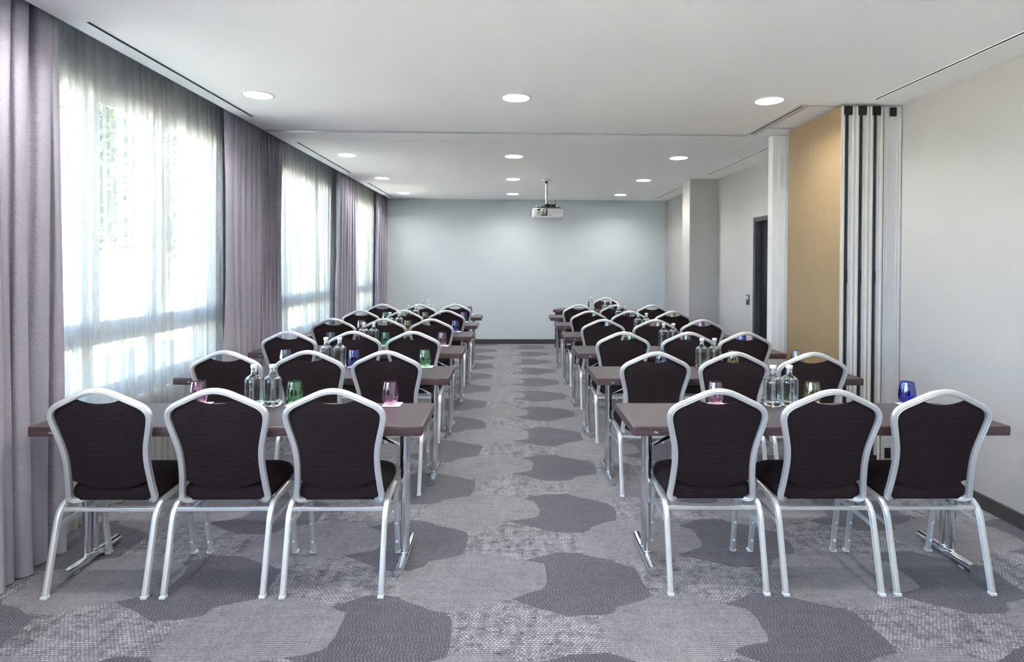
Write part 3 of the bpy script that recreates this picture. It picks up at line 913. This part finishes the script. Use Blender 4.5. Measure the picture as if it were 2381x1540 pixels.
def make_chair():
    root = empty('banquet_chair')
    # back hoop
    half = [(x, yb(z), z) for x, z in HOOP] + [(0.184, 0.126, 0.391), (0.155, 0.150, 0.386), (0.115, 0.185, 0.386)]
    pts = [(-x, y, z) for x, y, z in half[::-1]] + half[1:]
    path = catmull(pts, 4)
    bm = bmesh.new()
    sweep(bm, path, ribbed(0.0138, 0.0118), ref=(0, -1, -0.1))
    mk('back_frame', bm, MAT['alu'], root, 0.9)
    # back cushion
    TOP = [(0, 0.858), (0.2, 0.861), (0.4, 0.871), (0.56, 0.884), (0.75, 0.866), (0.92, 0.843), (1, 0.816)]
    WID = [(0.43, 0.166), (0.49, 0.172), (0.57, 0.168), (0.63, 0.172), (0.715, 0.190), (0.79, 0.206), (0.815, 0.206), (0.85, 0.194), (0.88, 0.190)]
    nu, nv = 24, 18
    bm = bmesh.new()
    F, B = [], []
    for j in range(nv + 1):
        v = j / nv
        fr, br = [], []
        for i in range(nu + 1):
            u = -1 + 2 * i / nu
            zb_ = 0.443 + 0.045 * u * u
            z = zb_ + v * (interp(abs(u), TOP) - zb_)
            x = u * interp(z, WID)
            e = max(0.0, (1 - abs(u) ** 5)) * max(0.0, 1 - abs(2 * v - 1) ** 6)
            y = yb(z)
            br.append(bm.verts.new((x, y + 0.004 - 0.014 * e, z)))
            fr.append(bm.verts.new((x, y + 0.010 + 0.022 * e, z)))
        F.append(fr); B.append(br)
    for j in range(nv):
        for i in range(nu):
            bm.faces.new((B[j][i], B[j][i + 1], B[j + 1][i + 1], B[j + 1][i]))
            bm.faces.new((F[j][i + 1], F[j][i], F[j + 1][i], F[j + 1][i + 1]))
    for j in range(nv):
        bm.faces.new((B[j][0], B[j + 1][0], F[j + 1][0], F[j][0]))
        bm.faces.new((B[j + 1][nu], B[j][nu], F[j][nu], F[j + 1][nu]))
    for i in range(nu):
        bm.faces.new((B[0][i + 1], B[0][i], F[0][i], F[0][i + 1]))
        bm.faces.new((B[nv][i], B[nv][i + 1], F[nv][i + 1], F[nv][i]))
    o = mk('backrest', bm, MAT['fabric'], root, 1.0)
    add_uv(o.data)
    # seat cushion: rounded outline swept up through rounded edges
    def outline(g):
        pts = []
        corners = [(0.196 - g, 0.128 + g, 0.035), (0.205 - g, 0.462 - g, 0.07), (-0.205 + g, 0.462 - g, 0.07), (-0.196 + g, 0.128 + g, 0.035)]
        cs = [(0.196 - g, 0.128 + g, -PI / 2), (0.205 - g, 0.462 - g, 0), (-(0.205 - g), 0.462 - g, PI / 2), (-(0.196 - g), 0.128 + g, PI)]
        for (cx_, cy_, a0), (_, _, rr) in zip(cs, corners):
            sx, sy = (1 if cx_ > 0 else -1), (1 if cy_ > 0.3 else -1)
            ox, oy = cx_ - sx * rr, cy_ - sy * rr
            for s in range(6):
                a = a0 + s / 5 * PI / 2
                pts.append((ox + rr * math.cos(a), oy + rr * math.sin(a)))
        return pts
    bm = bmesh.new()
    rings = []
    for g, z in ((0.03, 0.386), (0.004, 0.388), (0.0, 0.396), (-0.004, 0.420), (-0.002, 0.442), (0.006, 0.458), (0.024, 0.470), (0.06, 0.477), (0.11, 0.481), (0.16, 0.482)):
        rings.append([bm.verts.new((x, y, z + (0.008 * (y - 0.128) if z > 0.45 else 0) + (0.010 if y > 0.35 and z < 0.40 else 0))) for x, y in outline(g)])
    for A, Bq in zip(rings, rings[1:]):
        for j in range(len(A)): bm.faces.new((A[j], A[(j + 1) % len(A)], Bq[(j + 1) % len(A)], Bq[j]))
    bm.faces.new(rings[0][::-1]); bm.faces.new(rings[-1])
    o = mk('seat', bm, MAT['fabric'], root, 1.0)
    add_uv(o.data)
    # legs and side rails: one bent tube per side, cut at the rail
    for s in (-1, 1):
        X = 0.2185 * s
        full = fillet([(X, 0.0, 0.0), (X * 1.005, 0.092, 0.385), (X * 0.995, 0.35, 0.402), (X * 0.985, 0.415, 0.0)], [0.075, 0.055], 7)
        rear = [q for q in full if q.y < 0.17]
        rail = [q for q in full]
        iA = len(rear) - 1
        iB = next(i for i, q in enumerate(full) if q.y > 0.28)
        prof = ribbed(0.0120, 0.0120)
        def seg(name, pts, extra=None):
            bm = bmesh.new()
            sweep(bm, pts, prof, ref=(1, 0, 0))
            return mk(name, bm, MAT['alu'], root, 0.9)
        mid0 = full[iA]
        lr = seg('leg', [Vector((X, 0.003, 0.012))] + full[1:iA + 1])
        seg('side_rail', [full[iA], (full[iA] + full[iB]) / 2, full[iB]])
        lf_ = seg('leg', full[iB:-1] + [Vector((X * 0.985, 0.4135, 0.010))])
        for lg, fy in ((lr, 0.0), (lf_, 0.415)):
            bm = bmesh.new(); box(bm, X - 0.0135, X + 0.0135, fy - 0.0125, fy + 0.0145, 0.0, 0.013, 0.002); mk('foot_cap', bm, MAT['glide'], lg)
        for z in (0.065, 0.165):
            bm = bmesh.new(); bmesh.ops.create_uvsphere(bm, u_segments=10, v_segments=6, radius=0.0075, matrix=Matrix.Translation((X * 0.987, 0.4005 - (z * 0.155) + 0.003, z))); mk('bumper', bm, MAT['glide'], lf_, 3.2)
        bm = bmesh.new(); sweep(bm, [(X * 0.985, 0.078, 0.292), (X * 0.985, 0.365, 0.302)], [(0.011, 0.005), (0.011, -0.005), (-0.011, -0.005), (-0.011, 0.005)], ref=(1, 0, 0)); mk('side_brace', bm, MAT['alu'], root)
    bm = bmesh.new(); box(bm, -0.21, 0.21, 0.086, 0.104, 0.352, 0.368, 0.0015); mk('rear_stretcher', bm, MAT['alu'], root)
    bm = bmesh.new(); box(bm, -0.205, 0.205, 0.335, 0.353, 0.372, 0.386, 0.0015); mk('front_stretcher', bm, MAT['alu'], root)
    return root

TABLE_Y = [2.735, 3.897, 5.004, 6.144, 7.265, 8.370]
CH_L = [[(-1.836, 2.645), (-1.317, 2.646), (-0.790, 2.640)], [(-1.822, 3.795), (-1.297, 3.808), (-0.799, 3.812)], [(-1.837, 4.92), (-1.301, 4.92), (-0.809, 4.92)],
        [(-1.807, 6.06), (-1.290, 6.06), (-0.808, 6.06)], [(-1.807, 7.168), (-1.284, 7.160), (-0.775, 7.178)], [(-1.779, 8.25), (-1.257, 8.236), (-0.771, 8.285)]]
CH_R = [[(0.953, 2.640), (1.4755, 2.630), (1.985, 2.627)], [(0.948, 3.775), (1.463, 3.780), (1.973, 3.768)], [(0.955, 4.922), (1.505, 4.918), (1.990, 4.915)],
        [(0.965, 6.06), (1.504, 6.06), (1.997, 6.062)], [(0.969, 7.183), (1.469, 7.180), (1.999, 7.183)], [(0.974, 8.288), (1.495, 8.288), (2.010, 8.288)]]
ORD = ['nearest', 'second', 'third', 'fourth', 'fifth', 'farthest']
proto = make_chair()
first = True
def place_chair(x, y, rz, lab):
    global first
    o = proto if first else copy_tree(proto)
    first = False
    o.location = (x, y, 0)
    o.rotation_euler = (0, 0, rz)
    tag(o, lab, 'chair', 'banquet chairs')
for k_ in range(6):
    for i in range(3):
        for side, tab in (('window', CH_L), ('wall', CH_R)):
            x, y = tab[k_][i]
            y = min(y, TABLE_Y[k_] - 0.091)      # backs stay clear of the table edge
            if side == 'window': pos = ['beside the curtains', 'middle of three', 'by the aisle'][i]
            else: pos = ['by the aisle', 'middle of three', 'beside the right wall'][i]
            place_chair(x, y, rnd.uniform(-0.012, 0.012), 'dark banquet chair, %s row from viewer, %s side tables, %s' % (ORD[k_], side, pos))

# ------------------------------------------------------------------ tables
TL, TD, TH, TT = 1.80, 0.47, 0.74, 0.046
def make_table(panel=False):
    root = empty('folding_table')
    bm = bmesh.new(); box(bm, 0.005, TL - 0.005, 0.005, TD - 0.005, TH - 0.004, TH, 0.0)
    mk('tabletop', bm, MAT['tabletop'], root)
    bm = bmesh.new()
    # solid edge band round the top, front and back, left and right
    prof = [(0.0048, -0.0003), (0.0075, -0.0012), (0.0095, -0.0035), (0.010, -0.006), (0.010, -0.041), (0.0085, -0.0445), (0.005, -0.046), (-0.012, -0.046), (-0.012, -0.005), (0.0040, -0.005)]
    loop = []
    cr = 0.012
    for cx_, cy_, a0 in ((TL - cr, cr, -PI / 2), (TL - cr, TD - cr, 0), (cr, TD - cr, PI / 2), (cr, cr, PI)):
        for s in range(5):
            a = a0 + s / 4 * PI / 2
            loop.append((cx_ + (cr - 0.010) * math.cos(a), cy_ + (cr - 0.010) * math.sin(a), TH))
    sweep(bm, loop, [(q, n) for q, n in prof], closed=True, ref=(0, 0, 1))
    o = mk('edge_band', bm, MAT['edge'], root, 0.5)
    bm = bmesh.new(); box(bm, 0.02, TL - 0.02, 0.02, TD - 0.02, TH - TT + 0.010, TH - 0.013); mk('underframe', bm, MAT['seal'], root)
    # printed mark on the front edge
    bm = bmesh.new()
    for poly in ([(0, 0), (0.0022, 0), (0.0042, 0.0045), (0.0058, 0.0045), (0.0072, 0.0062), (0.0066, 0.0078), (0.0034, 0.0078)],
                 [(0.0045, 0), (0.0165, 0), (0.0172, 0.001), (0.0150, 0.0020), (0.0128, 0.0030), (0.0112, 0.0028), (0.0056, 0.0010)],
                 [(0.0082, 0.0030), (0.0108, 0.0033), (0.0122, 0.0065), (0.0108, 0.0072), (0.0088, 0.0045)]):
        bm.faces.new([bm.verts.new((0.098 + a * 1.2, -0.0004, TH - 0.031 + b * 1.15)) for a, b in poly])
    bmesh.ops.solidify(bm, geom=bm.faces[:], thickness=0.0003)
    mk('printed_mark', bm, MAT['mark'], root)
    for X, s in ((0.118, 1), (TL - 0.118, -1)):
        bm = bmesh.new(); tube(bm, [(X, 0.070, 0.0245), (X, 0.445, 0.0245)], 0.0235, 20)
        ft = mk('foot', bm, MAT['chrome'], root, 0.7)
        bm = bmesh.new(); box(bm, X - 0.014, X + 0.014, 0.120, 0.150, 0.0, 0.006); box(bm, X - 0.014, X + 0.014, 0.36, 0.39, 0.0, 0.006); mk('glide', bm, MAT['glide'], ft)
        for y in (0.215, 0.272):
            bm = bmesh.new(); tube(bm, [(X, y, 0.040), (X, y, TH - TT + 0.004)], 0.0175, 20)
            ps = mk('post', bm, MAT['chrome'], root, 0.7)
            bm = bmesh.new(); lathe(bm, [(0.0176, 0.0), (0.0196, 0.002), (0.0196, 0.010), (0.0176, 0.013)], 20); bmesh.ops.translate(bm, verts=bm.verts, vec=(X, y, 0.044)); mk('weld_collar', bm, MAT['chrome'], ps, 0.8)
        bm = bmesh.new(); box(bm, X - 0.009, X + 0.009, 0.215, 0.272, 0.40, 0.416, 0.003); mk('post_bridge', bm, MAT['chrome'], root)
        bm = bmesh.new(); box(bm, X - 0.035, X + 0.030, 0.10, 0.37, TH - TT - 0.006, TH - TT + 0.004, 0.002); mk('top_plate', bm, MAT['seal'], root)
        bm = bmesh.new()
        sweep(bm, [(X + 0.01 * s, 0.235, 0.575), (X + 0.27 * s, 0.235, TH - TT + 0.002)], [(0.012, 0.004), (0.012, -0.004), (-0.012, -0.004), (-0.012, 0.004)], ref=(0, 0, 1))
        mk('folding_strut', bm, MAT['chrome'], root)
        bm = bmesh.new(); box(bm, min(X + 0.012 * s, X + 0.022 * s), max(X + 0.012 * s, X + 0.022 * s), 0.214, 0.273, 0.47, TH - TT, 0.002); mk('dark_strip', bm, MAT['black'], root)  # flat black strip beside the posts, below the top
    return root
tproto = make_table()
tfirst = True
for k_ in range(6):
    for side, x0 in (('window', -2.2045), ('wall', 0.578)):
        o = tproto if tfirst else copy_tree(tproto)
        tfirst = False
        o.location = (x0, TABLE_Y[k_], 0)
        tag(o, 'long dark folding table with chrome T legs, %s row, %s side' % (ORD[k_], side), 'table', 'seminar tables in two blocks')
# presenter table, turned, with a front panel
PT = (0.718, 9.90)
PA = -0.41
o = copy_tree(tproto); o.location = (*PT, 0); o.rotation_euler = (0, 0, PA)
tag(o, 'dark presenter table turned at an angle near the far wall', 'table')
bm = bmesh.new(); box(bm, 0.03, TL - 0.03, 0.035, 0.053, 0.09, TH - TT + 0.004); mk('modesty_panel', bm, pmat('dark_violet_panel', (0.028, 0.022, 0.036), 0.5), o)
def on_pt(a, b):
    return (PT[0] + a * math.cos(PA) - b * math.sin(PA), PT[1] + a * math.sin(PA) + b * math.cos(PA))
cx_, cy_ = on_pt(0.78, 0.56)
place_chair(cx_, cy_, PI + PA, 'dark banquet chair behind the presenter table, facing the rows')

# ------------------------------------------------------------------ bottles, glasses and coasters
def make_bottle():
    root = empty('water_bottle')
    bm = bmesh.new()
    outer = [(0, 0.003), (0.036, 0.001), (0.043, 0.002), (0.046, 0.006), (0.0465, 0.016), (0.0465, 0.126), (0.0445, 0.140), (0.038, 0.151), (0.027, 0.159), (0.0180, 0.164), (0.0156, 0.170), (0.0154, 0.196), (0.0162, 0.197), (0.0162, 0.2005)]
    inner = [(0.0125, 0.2005), (0.0125, 0.171), (0.0150, 0.162), (0.024, 0.1555), (0.0345, 0.147), (0.0405, 0.1385), (0.0425, 0.126), (0.0425, 0.026), (0.0405, 0.0205), (0.036, 0.019), (0, 0.021)]
    lathe(bm, outer + inner, 40)
    mk('glass_body', bm, MAT['bottle'], root, 0.7)
    bm = bmesh.new()
    lathe(bm, [(0, 0.0207), (0.036, 0.0187), (0.0408, 0.0203), (0.0428, 0.026), (0.0428, 0.126), (0.0408, 0.1386), (0.0382, 0.1430), (0, 0.1430)], 40)
    mk('water', bm, MAT['water'], root, 0.7)
    bm = bmesh.new(); lathe(bm, [(0, 0.2006), (0.0172, 0.2006), (0.0176, 0.2016), (0.0176, 0.2150), (0.0168, 0.217), (0, 0.217)], 24); mk('cap', bm, MAT['cap'], root, 0.6)
    return root
BOT = {'window': [[(-1.352, 3.075), (-1.257, 3.075)], [(-1.334, 4.235), (-1.238, 4.23)], [(-1.334, 5.35), (-1.245, 5.35)], [(-1.328, 6.49), (-1.226, 6.485)], [(-1.309, 7.56), (-1.217, 7.545)], [(-1.305, 8.68), (-1.211, 8.685)]],
       'wall': [[(1.42, 3.075), (1.511, 3.07)], [(1.414, 4.235), (1.509, 4.237)], [(1.42, 5.35), (1.513, 5.355)], [(1.431, 6.49), (1.526, 6.49)], [(1.42, 7.60), (1.511, 7.605)], [(1.418, 8.71), (1.506, 8.715)]]}
bp = make_bottle()
bfirst = True
def place_bottle(x, y, lab):
    global bfirst
    o = bp if bfirst else copy_tree(bp)
    bfirst = False
    o.location = (x, y, TH)
    tag(o, lab, 'bottle', 'clear water bottles with white caps')
for side in ('window', 'wall'):
    for k_ in range(6):
        for i, (x, y) in enumerate(BOT[side][k_]):
            y = TABLE_Y[k_] + 0.412 + 0.006 * i
            place_bottle(x, y, 'clear water bottle, %s of the pair, %s %s side table' % (['left', 'right'][i], ORD[k_], side))
bx, by = on_pt(0.65, 0.02 + 0.10)
place_bottle(1.335, on_pt((1.335 - PT[0]) / math.cos(PA) * 0.93, 0.1)[1], 'single clear water bottle on the presenter table')

def make_glass():
    bm = bmesh.new()
    lathe(bm, [(0, 0.0), (0.024, 0.0), (0.030, 0.004), (0.038, 0.018), (0.0425, 0.036), (0.043, 0.050), (0.041, 0.075), (0.036, 0.104), (0.0325, 0.122), (0.0317, 0.122), (0.0352, 0.104), (0.0400, 0.075), (0.0418, 0.050), (0.0410, 0.036), (0.036, 0.020), (0.028, 0.012), (0, 0.011)], 36)
    bmesh.ops.recalc_face_normals(bm, faces=bm.faces)
    me = bpy.data.meshes.new('glass'); bm.to_mesh(me); bm.free()
    me.polygons.foreach_set('use_smooth', [True] * len(me.polygons))
    me.set_sharp_from_angle(angle=1.0)
    return me
gme = make_glass()
bm = bmesh.new(); box(bm, -0.0475, 0.0475, -0.0475, 0.0475, 0.0, 0.0025, 0.0); cb_me = bpy.data.meshes.new('coaster_base'); bmesh.ops.recalc_face_normals(bm, faces=bm.faces); bm.to_mesh(cb_me); bm.free(); cb_me.materials.append(MAT['coaster_base'])
bm = bmesh.new(); box(bm, -0.048, 0.048, -0.048, 0.048, 0.0025, 0.0055, 0.001); ct_me = bpy.data.meshes.new('coaster_top'); bmesh.ops.recalc_face_normals(bm, faces=bm.faces); bm.to_mesh(ct_me); bm.free(); ct_me.materials.append(MAT['coaster'])
GL = {'window': [[(-1.645, 'pink', 0.1), (-1.142, 'green', 0), (-0.636, 'pink', 0)], [(-1.626, 'slate', 0), (-1.132, 'blue', 0), (-0.619, 'green', 0)], [(-1.636, 'slate', 0), (-1.138, 'teal', 0), (-0.621, 'pink', 0)],
                 [(-1.644, 'pink', 0), (-1.131, 'olive', 0), (-0.606, 'blue', 0)], [(-1.614, 'green', 0), (-1.10, 'olive', 0), (-0.603, 'blue', 0)], [(-0.60, 'grey', 0)]],
      'wall': [[(1.109, 'pink', 0.35), (1.637, 'olive', 0), (2.160, 'blue', 0.3)], [(1.112, 'slate', 0), (1.646, 'olive', 0), (2.125, 'grey', 0)], [(1.117, 'green', 0), (1.639, 'slate', 0), (2.15, 'blue', 0)],
               [(1.095, 'grey', 0), (1.66, 'olive', 0), (2.142, 'pink', 0)], [(1.111, 'green', 0), (1.628, 'blue', 0), (2.136, 'olive', 0)], []]}
meshes = {}
for side in ('window', 'wall'):
    for k_ in range(6):
        for x, col, rz in GL[side][k_]:
            y = TABLE_Y[k_] + 0.418
            if side == 'window': pos = 'curtain end' if x < -1.4 else ('middle' if x < -0.9 else 'aisle end')
            else: pos = 'aisle end' if x < 1.3 else ('middle' if x < 1.8 else 'wall end')
            c = empty('coaster', (x + 0.012, y, TH), rz)
            tag(c, 'square white coaster under %s glass, %s %s side table, %s' % (col, ORD[k_], side, pos), 'coaster', 'square coasters')
            for nm, me in (('base', cb_me), ('top', ct_me)):
                q = bpy.data.objects.new(nm, me); C.objects.link(q); q.parent = c
            if col not in meshes:
                meshes[col] = gme.copy(); meshes[col].materials.append(MAT['glass_' + col])
            g = bpy.data.objects.new('drinking_glass', meshes[col]); C.objects.link(g)
            g.location = (x, y, TH + 0.0055)
            tag(g, '%s tinted drinking glass, %s %s side table, %s' % (col, ORD[k_], side, pos), 'glass', 'coloured drinking glasses')

# ------------------------------------------------------------------ garden outside the windows
tag(mbox('ground', -60, XW - 0.12, -40, 60, -0.25, -0.15, MAT['gravel']), kind='structure')
def planter(y0, y1, x0, x1, lab):
    r = empty('garden_planter', ((x0 + x1) / 2, (y0 + y1) / 2, -0.15)); tag(r, lab, 'planter', 'white planters outside')
    inv = Matrix.Translation(r.location).inverted()
    q = mbox('box', x0, x1, y0, y1, -0.15, 0.40, MAT['planter'], None, 0.01); q.parent = r; q.matrix_parent_inverse = inv
    q2 = mbox('soil', x0 + 0.05, x1 - 0.05, y0 + 0.05, y1 - 0.05, 0.37, 0.398, MAT['bark'], None); q2.parent = r; q2.matrix_parent_inverse = inv
def blades(name, n, rgen, mat, lab, cat):
    bm = bmesh.new()
    for _ in range(n):
        x, y, z, h_, lean, a = rgen()
        dx, dy = math.cos(a) * lean, math.sin(a) * lean
        px, py = -math.sin(a) * 0.007, math.cos(a) * 0.007
        v0, v1 = bm.verts.new((x - px, y - py, z)), bm.verts.new((x + px, y + py, z))
        v2, v3 = bm.verts.new((x + px + dx * .5, y + py + dy * .5, z + h_ * .7)), bm.verts.new((x - px + dx * .5, y - py + dy * .5, z + h_ * .7))
        v4 = bm.verts.new((x + dx, y + dy, z + h_))
        bm.faces.new((v0, v1, v2, v3)); bm.faces.new((v3, v2, v4))
    o = mk(name, bm, mat, None, None, recalc=False)
    return tag(o, lab, cat)
g_ = random.Random(5)
for i, (y0, y1) in enumerate(((6.2, 7.9), (8.4, 10.3), (12.8, 15.8))):
    planter(y0, y1, -5.6, -4.8, ['white garden planter, left one seen through the nearest window', 'white garden planter, right one seen through the nearest window', 'white garden planter seen through the middle window'][i])
    blades('ornamental_grass', 260, lambda: (g_.uniform(-5.5, -4.9), g_.uniform(y0 + 0.1, y1 - 0.1), 0.402, g_.uniform(0.2, 0.5), g_.uniform(0.05, 0.35), g_.uniform(0, 2 * PI)), MAT['grass'],
           ['pale grass in the left planter seen through the nearest window', 'pale grass in the right planter seen through the nearest window', 'pale grass in the planter seen through the middle window'][i], 'grass')
def tree(x, y, h_, rad, n, lab):
    r = empty('garden_tree', (x, y, -0.15)); tag(r, lab, 'tree', 'garden trees outside')
    q_ = random.Random(int(x * 100 + y * 10))
    bm = bmesh.new()
    sweep(bm, [(0, 0, 0), (0.05, 0.03, h_ * 0.35), (0.0, 0.08, h_ * 0.7)], circ(0.13, 8))
    for s in range(5):
        a = s * 1.3
        tube(bm, [(0.03, 0.05, h_ * 0.4 + s * 0.2), (math.cos(a) * rad * .6, math.sin(a) * rad * .6, h_ * 0.65 + s * 0.15)], 0.04, 6)
    mk('trunk', bm, MAT['bark'], r)
    bm = bmesh.new()
    for _ in range(n):
        while True:
            p_ = Vector((q_.uniform(-1, 1), q_.uniform(-1, 1), q_.uniform(-1, 1)))
            if 0.15 < p_.length < 1: break
        c_ = Vector((p_.x * rad, p_.y * rad, h_ * 0.68 + p_.z * h_ * 0.40))
        a = Vector((q_.uniform(-1, 1), q_.uniform(-1, 1), q_.uniform(-1, 1))).normalized()
        b = a.orthogonal().normalized()
        e = a.cross(b)
        s = q_.uniform(0.05, 0.12)
        vs = [bm.verts.new(c_ + b * s * i + e * s * 0.55 * j) for i, j in ((-1, 0), (0, -1), (1, 0), (0, 1))]
        bm.faces.new(vs)
    o = mk('foliage', bm, MAT['leaf'], r, None, recalc=False)
    tag(o, kind='stuff')
for x, y, h_, rad, n, lab in ((-8.2, 9.6, 5.6, 1.4, 3600, 'garden tree outside, leftmost through the nearest window'), (-9.4, 12.9, 6.2, 1.7, 4200, 'garden tree outside, middle of the nearest window view'),
                              (-10.2, 17.6, 6.0, 2.0, 4200, 'garden tree outside, rightmost through the nearest window'), (-8.6, 22.5, 6.5, 2.3, 4200, 'garden tree outside, left through the middle window'),
                              (-9.0, 28.0, 6.8, 2.4, 4200, 'garden tree outside, right through the middle window'), (-9.0, 35.0, 7.0, 2.6, 4200, 'garden tree outside seen through the farthest window')):
    tree(x, y, h_, rad, n, lab)
